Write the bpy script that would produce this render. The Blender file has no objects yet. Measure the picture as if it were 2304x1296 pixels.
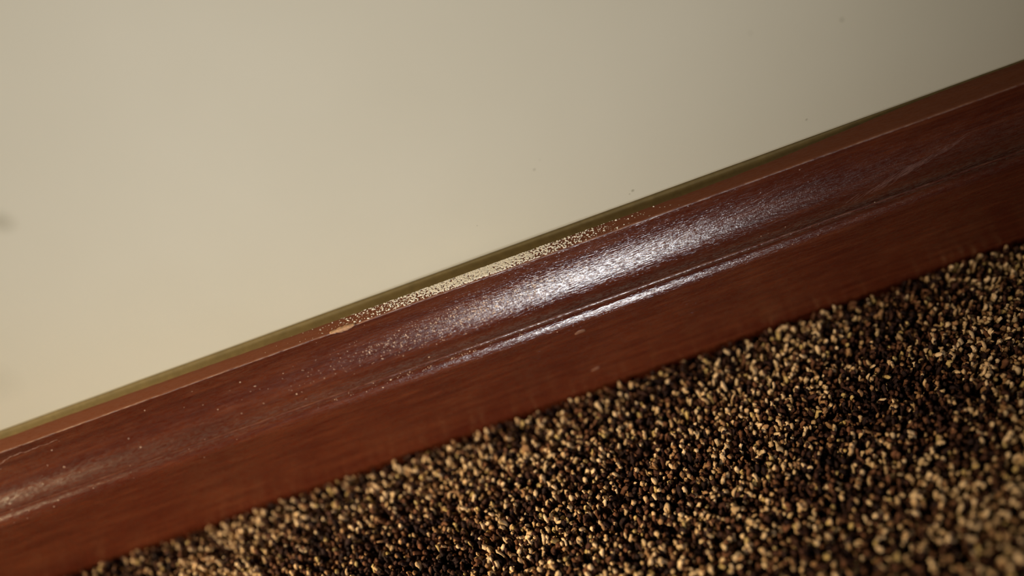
import bpy, math, random
import numpy as np
from mathutils import Matrix, Vector, noise

MM = 0.001
WALL_Y = 1.8                    # mm: plane of the wall face
PILE = 8.0                      # mm: floor slab top is z = 0, carpet surface z = PILE
sc = bpy.context.scene
COL = sc.collection
rng = np.random.default_rng(7)
random.seed(7)

# ------------------------------------------------------------------ camera
yaw, pitch, roll = math.radians(-4.277), math.radians(45.0), math.radians(-22.80)
f = Vector((math.sin(yaw)*math.cos(pitch), math.cos(yaw)*math.cos(pitch), -math.sin(pitch)))
r0 = Vector((math.cos(yaw), -math.sin(yaw), 0.0))
u0 = r0.cross(f)
r = math.cos(roll)*r0 + math.sin(roll)*u0
u = -math.sin(roll)*r0 + math.cos(roll)*u0
cam_data = bpy.data.cameras.new('camera')
cam = bpy.data.objects.new('camera', cam_data)
COL.objects.link(cam)
loc = Vector((0.0, -224.5, 272.7 + PILE)) * MM
cam.matrix_world = Matrix(((r.x, u.x, -f.x, loc.x), (r.y, u.y, -f.y, loc.y), (r.z, u.z, -f.z, loc.z), (0, 0, 0, 1)))
cam_data.lens = 27.0
cam_data.sensor_width = 36.0
cam_data.clip_start = 0.01
cam_data.dof.use_dof = True
cam_data.dof.focus_distance = 0.297
cam_data.dof.aperture_fstop = 1.6
sc.camera = cam

# ------------------------------------------------------------------ world, lights, exposure
w = bpy.data.worlds.new('room_air')
sc.world = w
w.use_nodes = True
bg = w.node_tree.nodes['Background']
bg.inputs[0].default_value = (1.0, 0.82, 0.52, 1)
bg.inputs[1].default_value = 0.05

def lamp(name, kind, pos, target, energy, color, size=0.1, spot=None, blend=0.5, shape=None, size_y=None):
    d = bpy.data.lights.new(name, kind)
    d.energy = energy
    d.color = color
    if kind == 'AREA':
        d.shape = shape or 'DISK'
        d.size = size
        if size_y:
            d.size_y = size_y
    else:
        d.shadow_soft_size = size
    if kind == 'SPOT':
        d.spot_size = math.radians(spot)
        d.spot_blend = blend
    o = bpy.data.objects.new(name, d)
    COL.objects.link(o)
    o.location = pos
    o.rotation_euler = (Vector(target) - Vector(pos)).to_track_quat('-Z', 'Y').to_euler()
    return o

# a warm table lamp low on the left and a low front light, split into added bands to shape the highlight
def beam(o, deg):
    o.data.spread = math.radians(deg)
beam(lamp('warm_lamp', 'AREA', (-2.80, -0.95, 0.44), (-0.20, -0.03, 0.06), 0.36, (1.0, 0.86, 0.66), 0.30), 14)
beam(lamp('carpet_fill_beam', 'AREA', (-3.00, -0.90, 1.70), (-0.27, -0.17, 0.0), 1.15, (1.0, 0.79, 0.46), 0.16), 7.5)  # added narrow beam that brightens the carpet at the left
AIM = (-0.09, 0, 0.15)
beam(lamp('warm_highlight_band', 'AREA', (0.09, -1.46, 0.31), AIM, 0.235, (1.0, 0.86, 0.66), 0.20, shape='RECTANGLE', size_y=0.28), 27)  # added warm band for the beige middle of the highlight
beam(lamp('cool_highlight_band', 'AREA', (0.09, -1.43, 0.53), AIM, 0.145, (0.76, 0.84, 1.0), 0.22, shape='RECTANGLE', size_y=0.10), 27)  # added cool band for one bluish edge of the highlight
beam(lamp('cool_highlight_band', 'AREA', (0.09, -1.48, 0.10), AIM, 0.145, (0.76, 0.84, 1.0), 0.22, shape='RECTANGLE', size_y=0.10), 27)  # added cool band for the opposite bluish edge

vs = sc.view_settings
vs.view_transform = 'Standard'
vs.look = 'None'
vs.exposure = -0.34
vs.gamma = 1.0
vs.use_curve_mapping = False

# ------------------------------------------------------------------ helpers
def new_mat(name):
    m = bpy.data.materials.new(name)
    m.use_nodes = True
    nt = m.node_tree
    b = nt.nodes['Principled BSDF']
    return m, nt, b

class NT:
    """short-hand for wiring nodes"""
    def __init__(self, nt):
        self.nt = nt
    def n(self, typ, **kw):
        nd = self.nt.nodes.new(typ)
        for k, v in kw.items():
            setattr(nd, k, v)
        return nd
    def l(self, a, b):
        self.nt.links.new(a, b)
    def math(self, op, a, b=None, clamp=False):
        nd = self.n('ShaderNodeMath', operation=op, use_clamp=clamp)
        for i, v in enumerate((a, b)):
            if v is None:
                continue
            if isinstance(v, (int, float)):
                nd.inputs[i].default_value = v
            else:
                self.l(v, nd.inputs[i])
        return nd.outputs[0]
    def noise(self, vec, scale, detail=2.0, rough=0.5):
        nd = self.n('ShaderNodeTexNoise')
        nd.inputs['Scale'].default_value = scale
        nd.inputs['Detail'].default_value = detail
        nd.inputs['Roughness'].default_value = rough
        self.l(vec, nd.inputs['Vector'])
        return nd.outputs['Fac']
    def mapping(self, vec, scale):
        nd = self.n('ShaderNodeMapping')
        nd.inputs['Scale'].default_value = scale
        self.l(vec, nd.inputs['Vector'])
        return nd.outputs[0]
    def ramp(self, fac, stops):
        nd = self.n('ShaderNodeValToRGB')
        cr = nd.color_ramp
        while len(cr.elements) < len(stops):
            cr.elements.new(0.5)
        for e, (p, c) in zip(cr.elements, stops):
            e.position = p
            e.color = (c[0], c[1], c[2], 1)
        self.l(fac, nd.inputs[0])
        return nd.outputs[0]
    def mix(self, fac, a, b, blend='MIX'):
        nd = self.n('ShaderNodeMix', data_type='RGBA', blend_type=blend)
        if isinstance(fac, (int, float)):
            nd.inputs[0].default_value = fac
        else:
            self.l(fac, nd.inputs[0])
        for i, v in ((6, a), (7, b)):
            if isinstance(v, tuple):
                nd.inputs[i].default_value = (*v, 1)
            else:
                self.l(v, nd.inputs[i])
        return nd.outputs[2]
    def bump(self, height, strength, dist, normal=None):
        nd = self.n('ShaderNodeBump')
        nd.inputs['Strength'].default_value = strength
        nd.inputs['Distance'].default_value = dist
        self.l(height, nd.inputs['Height'])
        if normal is not None:
            self.l(normal, nd.inputs['Normal'])
        return nd.outputs[0]

def mesh_obj(name, verts, faces, mat, parent=None, smooth=True):
    """verts in mm"""
    me = bpy.data.meshes.new(name)
    me.from_pydata([tuple(c*MM for c in v) for v in verts], [], faces)
    me.update()
    if smooth:
        me.polygons.foreach_set('use_smooth', [True]*len(me.polygons))
    me.materials.append(mat)
    o = bpy.data.objects.new(name, me)
    COL.objects.link(o)
    if parent:
        o.parent = parent
    return o

def box(name, lo, hi, mat):
    x0, y0, z0 = lo
    x1, y1, z1 = hi
    v = [(x0, y0, z0), (x1, y0, z0), (x1, y1, z0), (x0, y1, z0), (x0, y0, z1), (x1, y0, z1), (x1, y1, z1), (x0, y1, z1)]
    fc = [(0, 3, 2, 1), (4, 5, 6, 7), (0, 1, 5, 4), (1, 2, 6, 5), (2, 3, 7, 6), (3, 0, 4, 7)]
    return mesh_obj(name, v, fc, mat, smooth=False)

def tag(o, label, cat, kind=None):
    o['label'] = label
    o['category'] = cat
    if kind:
        o['kind'] = kind

# ------------------------------------------------------------------ materials
# painted wall: cream, faint roller texture, a few pin-prick marks and two smudges
wall_mat, nt, bs = new_mat('cream_wall_paint')
k = NT(nt)
co = k.n('ShaderNodeTexCoord').outputs['Object']
big = k.noise(co, 9.0, 3, 0.55)
base = k.ramp(big, [(0.3, (0.615, 0.565, 0.430)), (0.7, (0.650, 0.600, 0.465))])
marks = [  # x, z above carpet, radius (mm), strength
    (7.5, 99.7, 0.75, 0.55), (41.1, 73.7, 0.9, 0.7), (39.6, 72.6, 0.5, 0.5), (124.2, 114.5, 0.9, 0.75), (91.6, 122.4, 0.6, 0.6), (111.4, 77.4, 0.7, 0.6),
    (-20.0, 84.0, 0.5, 0.35), (10.5, 103.0, 0.4, 0.4),
    (-163.5, 155.0, 6.0, 0.42), (-219.0, 95.0, 15.0, 0.16)]
fac = None
for (mx, mz, mr, ms) in marks:
    d = k.n('ShaderNodeVectorMath', operation='DISTANCE')
    k.l(co, d.inputs[0])
    d.inputs[1].default_value = (mx*MM, WALL_Y*MM, (mz + PILE)*MM)
    q = k.math('SUBTRACT', 1.0, k.math('DIVIDE', d.outputs['Value'], mr*MM), clamp=True)
    q = k.math('MULTIPLY', q, ms)
    fac = q if fac is None else k.math('MAXIMUM', fac, q)
base = k.mix(fac, base, (0.22, 0.19, 0.11))
k.l(base, bs.inputs['Base Color'])
bs.inputs['Roughness'].default_value = 0.62
bs.inputs['Specular IOR Level'].default_value = 0.25
fine = k.noise(k.mapping(co, (500, 500, 1400)), 1.0, 3, 0.6)
k.l(k.bump(fine, 0.12, 0.0004), bs.inputs['Normal'])

# dark stained mahogany with varnish; grain runs along x
wood_mat, nt, bs = new_mat('mahogany_varnish')
k = NT(nt)
co = k.n('ShaderNodeTexCoord').outputs['Object']
g1 = k.noise(k.mapping(co, (22, 420, 420)), 1.0, 5, 0.6)
g2 = k.noise(k.mapping(co, (130, 1500, 1500)), 1.0, 3, 0.6)
blot = k.noise(co, 22.0, 3, 0.6)
gsum = k.math('ADD', k.math('MULTIPLY', g1, 0.55), k.math('ADD', k.math('MULTIPLY', g2, 0.3), k.math('MULTIPLY', blot, 0.25)))
wood = k.ramp(gsum, [(0.36, (0.052, 0.0080, 0.0036)), (0.52, (0.078, 0.0140, 0.0054)), (0.70, (0.128, 0.0300, 0.0105))])
att = k.n('ShaderNodeAttribute', attribute_name='bare_edge').outputs['Fac']
en = k.noise(k.mapping(co, (180, 900, 900)), 1.0, 3, 0.6)
edge = k.math('MULTIPLY', att, k.math('MULTIPLY', k.math('SUBTRACT', en, 0.40), 4.0, clamp=True), clamp=True)
wood = k.mix(edge, wood, (0.36, 0.17, 0.085))
# the sawn top edge carries thinner stain
top = k.n('ShaderNodeAttribute', attribute_name='top_edge').outputs['Fac']
wood = k.mix(k.math('MULTIPLY', top, 0.65), wood, (0.24, 0.080, 0.036))
k.l(wood, bs.inputs['Base Color'])
pores = k.noise(k.mapping(co, (260, 1900, 1900)), 1.0, 2, 0.65)
spk = k.noise(co, 1500.0, 2, 0.6)
rr = k.math('ADD', 0.15, k.math('MULTIPLY', g2, 0.14))
rr = k.math('ADD', rr, k.math('MULTIPLY', k.math('MAXIMUM', att, top), 0.5))
k.l(rr, bs.inputs['Roughness'])
bs.inputs['IOR'].default_value = 1.6
pit = k.math('MULTIPLY', k.math('SUBTRACT', k.noise(k.mapping(co, (420, 2600, 2600)), 1.0, 2, 0.6), 0.40), 7.0, clamp=True)
pit = k.math('ADD', 0.25, k.math('MULTIPLY', pit, 0.75))
k.l(k.math('MULTIPLY', pit, k.math('SUBTRACT', 1.25, k.math('MULTIPLY', top, 1.1))), bs.inputs['Specular IOR Level'])
h = k.math('ADD', k.math('MULTIPLY', pores, 0.8), k.math('MULTIPLY', spk, 0.26))
k.l(k.bump(h, 0.72, 0.0003), bs.inputs['Normal'])

def plain(name, col, rough=0.7, var=0.25, scale=900.0):
    m, nt, b = new_mat(name)
    k = NT(nt)
    co = k.n('ShaderNodeTexCoord').outputs['Object']
    n = k.noise(co, scale, 2, 0.6)
    a = tuple(c*(1-var) for c in col)
    z = tuple(min(1, c*(1+var)) for c in col)
    k.l(k.ramp(n, [(0.3, a), (0.7, z)]), b.inputs['Base Color'])
    b.inputs['Roughness'].default_value = rough
    return m

chip_mat = plain('bare_wood_fibre', (0.47, 0.26, 0.14))
filler_mat = plain('wood_filler', (0.185, 0.078, 0.040), 0.55, 0.12)
fleck_mat = plain('dried_paint_flecks', (0.93, 0.85, 0.72), 0.6, 0.06)
haze_mat = plain('varnish_scratch', (0.68, 0.50, 0.37), 0.5, 0.45, 500)
scuff_mat = plain('scuffed_varnish', (0.17, 0.075, 0.058), 0.45, 0.3, 1500)

backing_mat, nt, bs = new_mat('carpet_backing')
k = NT(nt)
co = k.n('ShaderNodeTexCoord').outputs['Object']
vo = k.n('ShaderNodeTexVoronoi')
vo.inputs['Scale'].default_value = 330
k.l(co, vo.inputs['Vector'])
k.l(k.ramp(vo.outputs['Color'], [(0.2, (0.012, 0.006, 0.004)), (0.6, (0.05, 0.028, 0.014)), (0.9, (0.16, 0.11, 0.06))]), bs.inputs['Base Color'])
bs.inputs['Roughness'].default_value = 1.0

yarn_mat, nt, bs = new_mat('carpet_yarn')
k = NT(nt)
yc = k.n('ShaderNodeAttribute', attribute_name='yarn_colour').outputs['Color']
co = k.n('ShaderNodeTexCoord').outputs['Object']
fib = k.noise(co, 2600.0, 2, 0.6)
k.l(k.mix(k.math('MULTIPLY', fib, 0.55), yc, (0.0, 0.0, 0.0)), bs.inputs['Base Color'])
bs.inputs['Roughness'].default_value = 0.85
bs.inputs['Specular IOR Level'].default_value = 0.2
k.l(k.bump(fib, 0.5, 0.0004), bs.inputs['Normal'])

# ------------------------------------------------------------------ the setting
wall = box('wall_back', (-1500, WALL_Y, 0), (1500, 120, 2400), wall_mat)
tag(wall, 'smooth cream painted wall rising behind the dark wooden skirting board', 'wall', 'structure')
floor = box('floor', (-1500, -2500, -60), (1500, 120, 0), backing_mat)
tag(floor, 'floor under the flecked brown carpet', 'floor', 'structure')

# skirting board: profile in (y, z above the carpet), swept along x
H = 69.2
def gap(x):                      # distance from the wall to the back of the board
    t = min(1.0, max(0.0, (x - 60.0)/120.0))
    a = 5.3 - 5.6*t*t*(3-2*t)
    t2 = min(1.0, max(0.0, (-x - 60.0)/170.0))
    return a - 1.4*t2*t2*(3-2*t2)

LIP, FRONT = -11.0, -26.33
prof = []                        # (y or None for the back edge, z, bare_edge, top_edge)
for q in np.linspace(0, 1, 7):
    prof.append((q, H, 0.0, 1.0))                        # q: fraction from back edge to lip
prof[-1] = (0.95, H, 0.1, 1.0)
prof += [(LIP - 0.02, H - 0.12, 0.8, 0.6), (LIP - 0.16, H - 0.32, 0.8, 0.0), (LIP - 0.23, H - 0.7, 0.0, 0.0), (LIP - 0.27, H - 1.5, 0.0, 0.0)]
y_c, z_c, ry, rz = -22.45, H - 1.5, 22.45 - 11.27, 20.0
for th in np.linspace(0, math.pi/2, 26)[1:]:
    prof.append((y_c + ry*math.cos(th), z_c - rz*math.sin(th), 0.0, 0.0))
zs = prof[-1][1]
prof += [(-22.80, zs - 0.01, 0.0, 0), (-23.10, zs - 0.03, 0.35, 0), (-23.12, zs - 0.6, 0.05, 0), (-23.25, zs - 0.8, 0, 0)]
z_t = zs - 0.8
for th in np.linspace(0, math.pi/2, 14)[1:]:
    prof.append((-23.25 - (23.25 - 26.33)*-1*math.sin(th), z_t - 5.0*(1-math.cos(th)), 0.0, 0.0))
z_f = prof[-1][1]
for q in np.linspace(0, 1, 8)[1:]:
    prof.append((FRONT, z_f + (-PILE - z_f)*q, 0, 0))
xs = np.concatenate([np.linspace(-1400, -300, 23)[:-1], np.arange(-300, 300.01, 1.5), np.linspace(300, 1400, 23)[1:]])

def nz(x, s, seed):
    return noise.noise(Vector((x*s, seed, 0.3)))

verts, bare, topm = [], [], []
for x in xs:
    g = -gap(x)
    lipw = 0.16*nz(x, 0.05, 1.0) + 0.06*nz(x, 0.35, 4.0)
    lipw += 0.9*math.exp(-((x + 82.5)/4.0)**2)*0.8         # chipped corner
    lz = -0.9*math.exp(-((x + 82.5)/4.5)**2)
    backw = 0.18*nz(x, 0.2, 9.0)
    for i, (y, z, b, t) in enumerate(prof):
        if y >= 0:
            yy = (g + backw) + (LIP + lipw - g - backw)*y
            zz = z + (lz if i == 6 else 0) + 0.06*nz(x, 0.5, i)
            if i == 0:
                zz -= 0.25
        elif i < 11:
            yy, zz = y + lipw*(1 - (i-7)/4.0), z + lz*(1 - (i-7)/4.0)
        else:
            yy, zz = y, z
        verts.append((x, yy, zz + PILE))
        bare.append(b)
        topm.append(t)
    verts.append((x, g, 0.0))                               # back foot
    bare.append(0)
    topm.append(0)
n = len(prof) + 1
faces = []
for j in range(len(xs) - 1):
    for i in range(n):
        a, b = j*n + i, j*n + (i+1) % n
        faces.append((a, b, b + n, a + n))
faces.append(tuple(range(n))[::-1])
faces.append(tuple((len(xs)-1)*n + i for i in range(n)))
skirt = mesh_obj('baseboard_back', verts, faces, wood_mat)
for nm, arr in (('bare_edge', bare), ('top_edge', topm)):
    at = skirt.data.attributes.new(nm, 'FLOAT', 'POINT')
    at.data.foreach_set('value', np.array(arr, dtype=np.float32))
bpy.context.view_layer.update()
import bmesh
bm = bmesh.new()
bm.from_mesh(skirt.data)
bmesh.ops.recalc_face_normals(bm, faces=bm.faces)
for e in bm.edges:
    if len(e.link_faces) == 2 and e.calc_face_angle(0) > math.radians(50):
        e.smooth = False
bm.to_mesh(skirt.data)
bm.free()
tag(skirt, 'dark red mahogany skirting board with a hollowed moulding, worn top edge and small chips', 'skirting board', 'structure')

# recessed strip added to colour the shade in the gap behind the board
gap_shade_mat = plain('gap_shade_olive', (0.26, 0.19, 0.075), 0.8, 0.12, 300)
V, F = [], []
sx = np.concatenate([np.linspace(-1390, -300, 12)[:-1], np.arange(-300, 300.01, 6), np.linspace(300, 1390, 12)[1:]])
for x in sx:
    g = gap(x) + WALL_Y - 0.02
    dep = 5.8 - 2.6*min(1.0, max(0.0, (-x - 60.0)/120.0)) - 5.0*min(1.0, max(0.0, (x - 60.0)/110.0))
    for q in np.linspace(0, 1, 7):
        V.append((x, WALL_Y - 0.02 - (g - 0.02)*q**1.25, H + PILE - 0.8 - (dep - 0.8)*(1 - (1 - q)**1.6) + 0.10*nz(x, 0.05, 20 + q)))
    V += [(x, WALL_Y - g, H + PILE - dep - 6), (x, WALL_Y - 0.02, H + PILE - dep - 6)]
for j in range(len(sx) - 1):
    for i in range(9):
        a, b = j*9 + i, j*9 + (i + 1) % 9
        F.append((a, a + 9, b + 9, b))
F.append(tuple(range(9)))
F.append(tuple((len(sx)-1)*9 + i for i in range(9))[::-1])
gap_strip = mesh_obj('shade_strip_1', V, F, gap_shade_mat)
tag(gap_strip, 'olive strip added for the shaded gap between the cream wall and the skirting board', 'sealant', 'structure')

def cove_pt(th):
    """point and outward normal of the hollow at angle th (0 top, pi/2 bottom)"""
    y = y_c + ry*math.cos(th)
    z = z_c - rz*math.sin(th)
    ny, nzv = -math.cos(th)/ry, math.sin(th)/rz
    L = math.hypot(ny, nzv)
    return (y, z), (ny/L, nzv/L)

def fleck_cloud(name, items, mat, parent):
    """irregular little flakes lying on the surface: items = (centre, tangent a, tangent b, normal, half sizes)"""
    V, F = [], []
    for (c, ta, tb, nn, ra, rb, th) in items:
        c, ta, tb, nn = map(np.array, (c, ta, tb, nn))
        s = len(V)
        m = 6
        an = random.uniform(0, 6.28)
        for q in range(m):
            an2 = an + 6.2832*q/m
            sc_ = random.uniform(0.55, 1.25)
            p = c + ta*(math.cos(an2)*ra*sc_) + tb*(math.sin(an2)*rb*sc_)
            V.append(tuple(p - nn*0.05))
            V.append(tuple(p + nn*th*random.uniform(0.3, 1.0)))
        V.append(tuple(c + nn*th*1.3))
        for q in range(m):
            a, b = s + 2*q, s + 2*((q+1) % m)
            F.append((a, b, b+1, a+1))
            F.append((a+1, b+1, s + 2*m))
    V = [(x, y, z + PILE) for x, y, z in V]
    o = mesh_obj(name, V, F, mat, parent, smooth=False)
    return o

X = np.array((1.0, 0, 0))
def fbm(x, y, z):
    return noise.noise(Vector((x, y, z))) + 0.6*noise.noise(Vector((x*2.1, y*2.1, z + 5))) + 0.3*noise.noise(Vector((x*0.35, y*0.35, z + 9)))

def crust(name, us, vs_, point, keep, lift, mat, parent):
    """a thin broken crust on a surface: point(u, v) gives position and normal, keep(u, v) tells where it survives"""
    nu, nv = len(us), len(vs_)
    du, dv = us[1] - us[0], vs_[1] - vs_[0]
    mask = [[keep(u + du/2, v + dv/2) for v in vs_[:-1]] for u in us[:-1]]
    ids, V, F = {}, [], []
    def vid(i, j):
        if (i, j) not in ids:
            edge_ = not all(0 <= i+a < nu-1 and 0 <= j+b < nv-1 and mask[i+a][j+b] for a in (-1, 0) for b in (-1, 0))
            p, nn = point(us[i] + random.uniform(-0.38, 0.38)*du, vs_[j] + random.uniform(-0.38, 0.38)*dv)
            h = -0.02 if edge_ else lift*random.uniform(0.3, 1.0)
            ids[(i, j)] = len(V)
            V.append((p[0] + nn[0]*h, p[1] + nn[1]*h, p[2] + nn[2]*h + PILE))
        return ids[(i, j)]
    for i in range(nu - 1):
        for j in range(nv - 1):
            if mask[i][j]:
                F.append((vid(i, j), vid(i+1, j), vid(i+1, j+1), vid(i, j+1)))
    return mesh_obj(name, V, F, mat, parent, smooth=False)

# pale flecks along the top edge, thickest in the middle
def top_pt(u, q):
    lo, hi = -gap(u) - 0.12, LIP + 0.12
    return (u, lo + (hi - lo)*q, H + 0.05), (0, 0, 1)

def top_keep(u, q):
    t = abs(u + 24)/(72 if u < -24 else 66)
    T = -0.48 + 1.16*t**1.1 + 0.26*(q - 0.35)*(1.15 - min(1, t)) + 0.9*max(0, q - 0.9)
    yv = -5.3 - 5.7*q
    return fbm(u*1.25, yv*1.25, 2.0) > T

flk = crust('paint_fleck', np.arange(-130, 70, 0.17), np.linspace(0, 1, 34), top_pt, top_keep, 0.36, fleck_mat, skirt)
flk['kind'] = 'stuff'
flk['label'] = 'cream paint flecks along the worn top edge'

# fine pale curled scratches in the hollow and along the rounded edge below it
arc = np.array([(y, z) for (y, z, b_, t_) in prof[10:10 + 26 + 4 + 13]])
arc_s = np.concatenate([[0], np.cumsum(np.hypot(*np.diff(arc, axis=0).T))])
S_COVE, S_END = arc_s[25], arc_s[-1]

def arc_pt(x, q):
    q = min(max(q, 0.05), S_END - 0.05)
    y, z = np.interp(q, arc_s, arc[:, 0]), np.interp(q, arc_s, arc[:, 1])
    y2, z2 = np.interp(q + 0.2, arc_s, arc[:, 0]), np.interp(q + 0.2, arc_s, arc[:, 1])
    y1, z1 = np.interp(q - 0.2, arc_s, arc[:, 0]), np.interp(q - 0.2, arc_s, arc[:, 1])
    ty, tz = y2 - y1, z2 - z1
    L = math.hypot(ty, tz) or 1.0
    return (x, y, z), (0, tz/L, -ty/L)

def arc_keep(x, q):
    mid = 12.6 - (x + 40)*0.020
    t = abs(x + 22)/(95 if x < -22 else 62)
    d = abs(q - mid)/6.4
    den = math.exp(-1.7*t*t - 1.3*d*d)
    t2 = abs(x + 50)/70
    den = max(den, 0.62*math.exp(-1.6*t2*t2 - ((q - S_COVE - 3.0)/1.3)**2))
    if noise.noise(Vector((x*0.7, q*1.0, 50.0))) > 0.72 and x < 130:
        return True
    if den < 0.06:
        return random.random() < 0.0006
    rn = abs(noise.noise(Vector((x*1.1, q*1.7, 3.0))) + 0.5*noise.noise(Vector((x*2.4, q*3.0, 8.0))))
    gate = noise.noise(Vector((x*0.6, q*0.8, 30.0)))
    return rn < 0.05 + 0.115*den and gate > 0.28 - 1.05*den

tear_mat = plain('lifted_varnish', (0.30, 0.17, 0.13), 0.6, 0.4, 700)
hz = crust('scratch_mark', np.arange(-245, 200, 0.17), np.arange(0.4, S_END, 0.14), arc_pt, arc_keep, 0.07, haze_mat, skirt)
hz['kind'] = 'stuff'
hz['label'] = 'fine pale scratches in the hollow'

# a ragged torn line where the varnish has lifted high in the hollow
V, F = [], []
m = 46
for i in range(m + 1):
    x = -250 + 42*i/m
    q = 4.2 - 2.2*i/m + 1.3*nz(x, 0.16, 41) + 0.5*nz(x, 0.6, 43)
    wd = (0.05 + 0.22*abs(nz(x, 0.5, 45)))*math.sin(math.pi*min(1, 0.15 + 0.85*(1 - i/m)))
    for k_ in (-1, 0, 1):
        p, nn = arc_pt(x, q + k_*wd)
        hgt = 0.10 if k_ == 0 else -0.01
        V.append((p[0], p[1] + nn[1]*hgt, p[2] + nn[2]*hgt + PILE))
for i in range(m):
    for k_ in range(2):
        a = i*3 + k_
        F.append((a, a+3, a+4, a+1))
tear = mesh_obj('torn_varnish', V, F, tear_mat, skirt, smooth=False)
tear['label'] = 'ragged pale torn line high in the hollow'

# a splinter of bare wood where the lip is chipped
V, F = [], []
m = 12
for i in range(m + 1):
    t = i/m
    x = -88.5 + 10.5*t
    wd = math.sin(math.pi*min(1, t*1.02))**0.7*(0.55 + 0.45*t)
    j = 0.28*nz(t*30, 0.35, 60) + 0.12*math.sin(t*21)
    wd *= 1 + 0.5*nz(t*30, 0.3, 64)
    V += [(x, LIP + 0.5 + 1.0*wd + j, H + 0.04 + PILE), (x, LIP + 0.2, H + 0.22*wd + PILE), (x, LIP - 0.30, H - 0.30*wd + 0.05 + PILE), (x, LIP - 0.42 - j*0.5, H - 1.5*wd - 0.1 + PILE)]
for i in range(m):
    for q in range(3):
        a = i*4 + q
        F.append((a, a+1, a+5, a+4))
chip = mesh_obj('chipped_edge', V, F, chip_mat, skirt)
chip['label'] = 'pale bare wood chip in the lip'
so = chip.modifiers.new('thick', 'SOLIDIFY')
so.thickness = 0.0003
so.offset = -1

# two plugs of lighter filler in the flat front
def filler(x, z, rx, rz_, tilt):
    V, F = [(x, FRONT - 0.14, z + PILE)], []
    m = 20
    for ring, (s, d) in enumerate(((0.6, 0.13), (0.9, 0.08), (1.05, -0.15))):
        for q in range(m):
            a = 6.2832*q/m
            j = 1 + 0.10*math.sin(3*a + x) + 0.06*math.sin(5*a)
            dx = math.copysign(abs(math.cos(a))**0.7, math.cos(a))*rx*s*j
            dz = math.copysign(abs(math.sin(a))**0.8, math.sin(a))*rz_*s*j + dx*tilt
            V.append((x + dx, FRONT - d, z + dz + PILE))
    for q in range(m):
        F.append((0, 1 + q, 1 + (q+1) % m))
        for k_ in range(2):
            a, b = 1 + k_*m + q, 1 + k_*m + (q+1) % m
            F.append((a, a + m, b + m, b))
    o = mesh_obj('filler_spot', V, F, filler_mat, skirt)
    return o
a = filler(3.4, 37.7, 2.35, 0.95, 0.10)
a['label'] = 'pale filler spot just under the rounded edge'
a = filler(4.5, 11.6, 2.0, 0.62, 0.16)
a['label'] = 'thin pale filler spot low on the front face'

# a longer scuff across the hollow, made of close parallel scratches
items = []
for _ in range(260):
    t = random.random()
    x = 118 + 48*t + random.gauss(0, 1.2)
    th = 1.30 - 0.62*t + random.gauss(0, 0.035)*(1.6 - t)
    if random.random() > 0.35 + 0.9*math.exp(-((t - 0.5)/0.22)**2):
        continue
    (y, z), (ny, nzv) = cove_pt(min(1.5, th))
    T = np.array((0, nzv, -ny))
    ta = X*0.96 + T*0.28
    tb = -X*0.28 + T*0.96
    items.append(((x, y, z), ta, tb, (0, ny, nzv), random.uniform(1.2, 4.0), random.uniform(0.03, 0.09), 0.03))
sf = fleck_cloud('scuff_mark', items, scuff_mat, skirt)
sf['label'] = 'long slanting scuff across the hollow'
sf['kind'] = 'stuff'

# ------------------------------------------------------------------ carpet pile
x0, x1, y0, y1, step = -320.0, 280.0, -260.0, -28.0, 1.75
gx, gy = np.meshgrid(np.arange(x0, x1, step), np.arange(y0, y1, step))
bx = gx.ravel() + rng.uniform(-1.1, 1.1, gx.size)
by = gy.ravel() + rng.uniform(-1.1, 1.1, gx.size)
N = bx.size
PALETTE = np.array([(0.74, 0.51, 0.30), (0.58, 0.37, 0.195), (0.35, 0.185, 0.088), (0.15, 0.060, 0.029), (0.056, 0.020, 0.012), (0.022, 0.008, 0.007), (0.54, 0.37, 0.15)])
PROB = np.array([0.15, 0.11, 0.10, 0.19, 0.26, 0.16, 0.03])
drift = np.array([noise.noise(Vector((a*0.02, b*0.02, 5.0))) + 0.7*noise.noise(Vector((a*0.09, b*0.09, 8.0))) for a, b in zip(bx, by)])
uu = np.clip(rng.random(N) + 0.30*drift, 0, 0.9999)
idx = np.searchsorted(np.cumsum(PROB[[0, 1, 6, 2, 3, 4, 5]]), uu)
order = np.array([0, 1, 6, 2, 3, 4, 5])
colr = PALETTE[order[np.clip(idx, 0, 6)]]*rng.uniform(0.75, 1.2, (N, 1))
light = (idx <= 2)
ang = rng.uniform(0, 2*np.pi, N)
ht = rng.uniform(5.2, 8.6, N) + 0.5*light
bend = rng.uniform(0.3, 0.8, N) + 2.4*rng.random(N)**2.8
curl = rng.uniform(-2.8, 2.8, N)
R_ = rng.uniform(0.42, 0.84, N)
RING, SEG = 6, 6
S = np.array([0.0, 0.35, 0.62, 0.82, 0.96, 1.04])
RAD = np.array([0.75, 0.9, 1.05, 1.18, 1.08, 0.68])
P = np.zeros((N, RING, 3))
for i, s in enumerate(S):
    out = bend*s**2.2
    a = ang + curl*s
    up = ht*(s if s < 0.8 else 0.8 + (s - 0.8)*0.65)
    P[:, i, 0] = bx + np.cos(a)*out
    P[:, i, 1] = by + np.sin(a)*out
    P[:, i, 2] = up
P[:, :, 1] = np.minimum(P[:, :, 1], -27.9)
Tn = np.gradient(P, axis=1)
Tn /= np.linalg.norm(Tn, axis=2, keepdims=True)
ref = np.stack([np.cos(ang), np.sin(ang), np.zeros(N)], 1)[:, None, :]
B1 = np.cross(Tn, ref)
B1 /= np.linalg.norm(B1, axis=2, keepdims=True) + 1e-9
B2 = np.cross(Tn, B1)
th = np.arange(SEG)*2*np.pi/SEG
P[:, 1:, :2] += rng.normal(0, 0.16, (N, RING - 1, 2))
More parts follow.
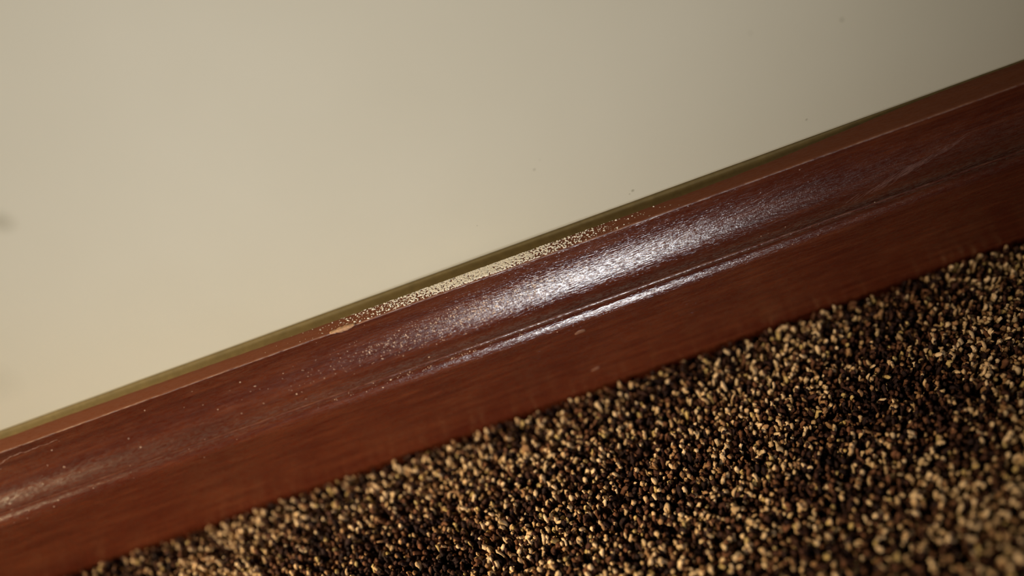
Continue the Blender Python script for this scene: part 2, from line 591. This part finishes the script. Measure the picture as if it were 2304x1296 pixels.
wob = rng.uniform(0.62, 1.34, (N, RING, SEG))[:, :, :, None]
Vv = P[:, :, None, :] + wob*(RAD[None, :, None, None]*R_[:, None, None, None])*(np.cos(th)[None, None, :, None]*B1[:, :, None, :] + np.sin(th)[None, None, :, None]*B2[:, :, None, :])
tip = P[:, -1, :] + Tn[:, -1, :]*0.35
VPT = RING*SEG + 1
allv = np.concatenate([Vv.reshape(N, RING*SEG, 3), tip[:, None, :]], 1)
allv[:, :, 1] = np.minimum(allv[:, :, 1], -26.6)
allv[:, :, 2] = np.maximum(allv[:, :, 2], 0.02)
fq, ft = [], []
for i in range(RING - 1):
    for q in range(SEG):
        a, b = i*SEG + q, i*SEG + (q+1) % SEG
        fq.append((a, b, b + SEG, a + SEG))
for q in range(SEG):
    ft.append(((RING-1)*SEG + q, (RING-1)*SEG + (q+1) % SEG, RING*SEG))
loops1 = np.array([v for p in fq for v in p] + [v for p in ft for v in p])
tot1 = np.array([4]*len(fq) + [3]*len(ft))
loops = (loops1[None, :] + (np.arange(N)*VPT)[:, None]).ravel().astype(np.int32)
tots = np.tile(tot1, N).astype(np.int32)
starts = np.concatenate([[0], np.cumsum(tots)[:-1]]).astype(np.int32)
me = bpy.data.meshes.new('carpet_pile')
me.vertices.add(N*VPT)
me.vertices.foreach_set('co', (allv.reshape(-1)*MM).astype(np.float32))
me.loops.add(len(loops))
me.loops.foreach_set('vertex_index', loops)
me.polygons.add(len(tots))
me.polygons.foreach_set('loop_start', starts)
me.update(calc_edges=True)
me.polygons.foreach_set('use_smooth', np.ones(len(tots), dtype=bool))
ca = me.attributes.new('yarn_colour', 'FLOAT_COLOR', 'POINT')
c4 = np.concatenate([np.repeat(colr, VPT, axis=0), np.ones((N*VPT, 1))], 1).astype(np.float32)
ca.data.foreach_set('color', c4.ravel())
me.materials.append(yarn_mat)
pile = bpy.data.objects.new('carpet_pile', me)
COL.objects.link(pile)
tag(pile, 'flecked brown and beige cut pile carpet in front of the skirting board', 'carpet', 'stuff')
print('tufts', N)
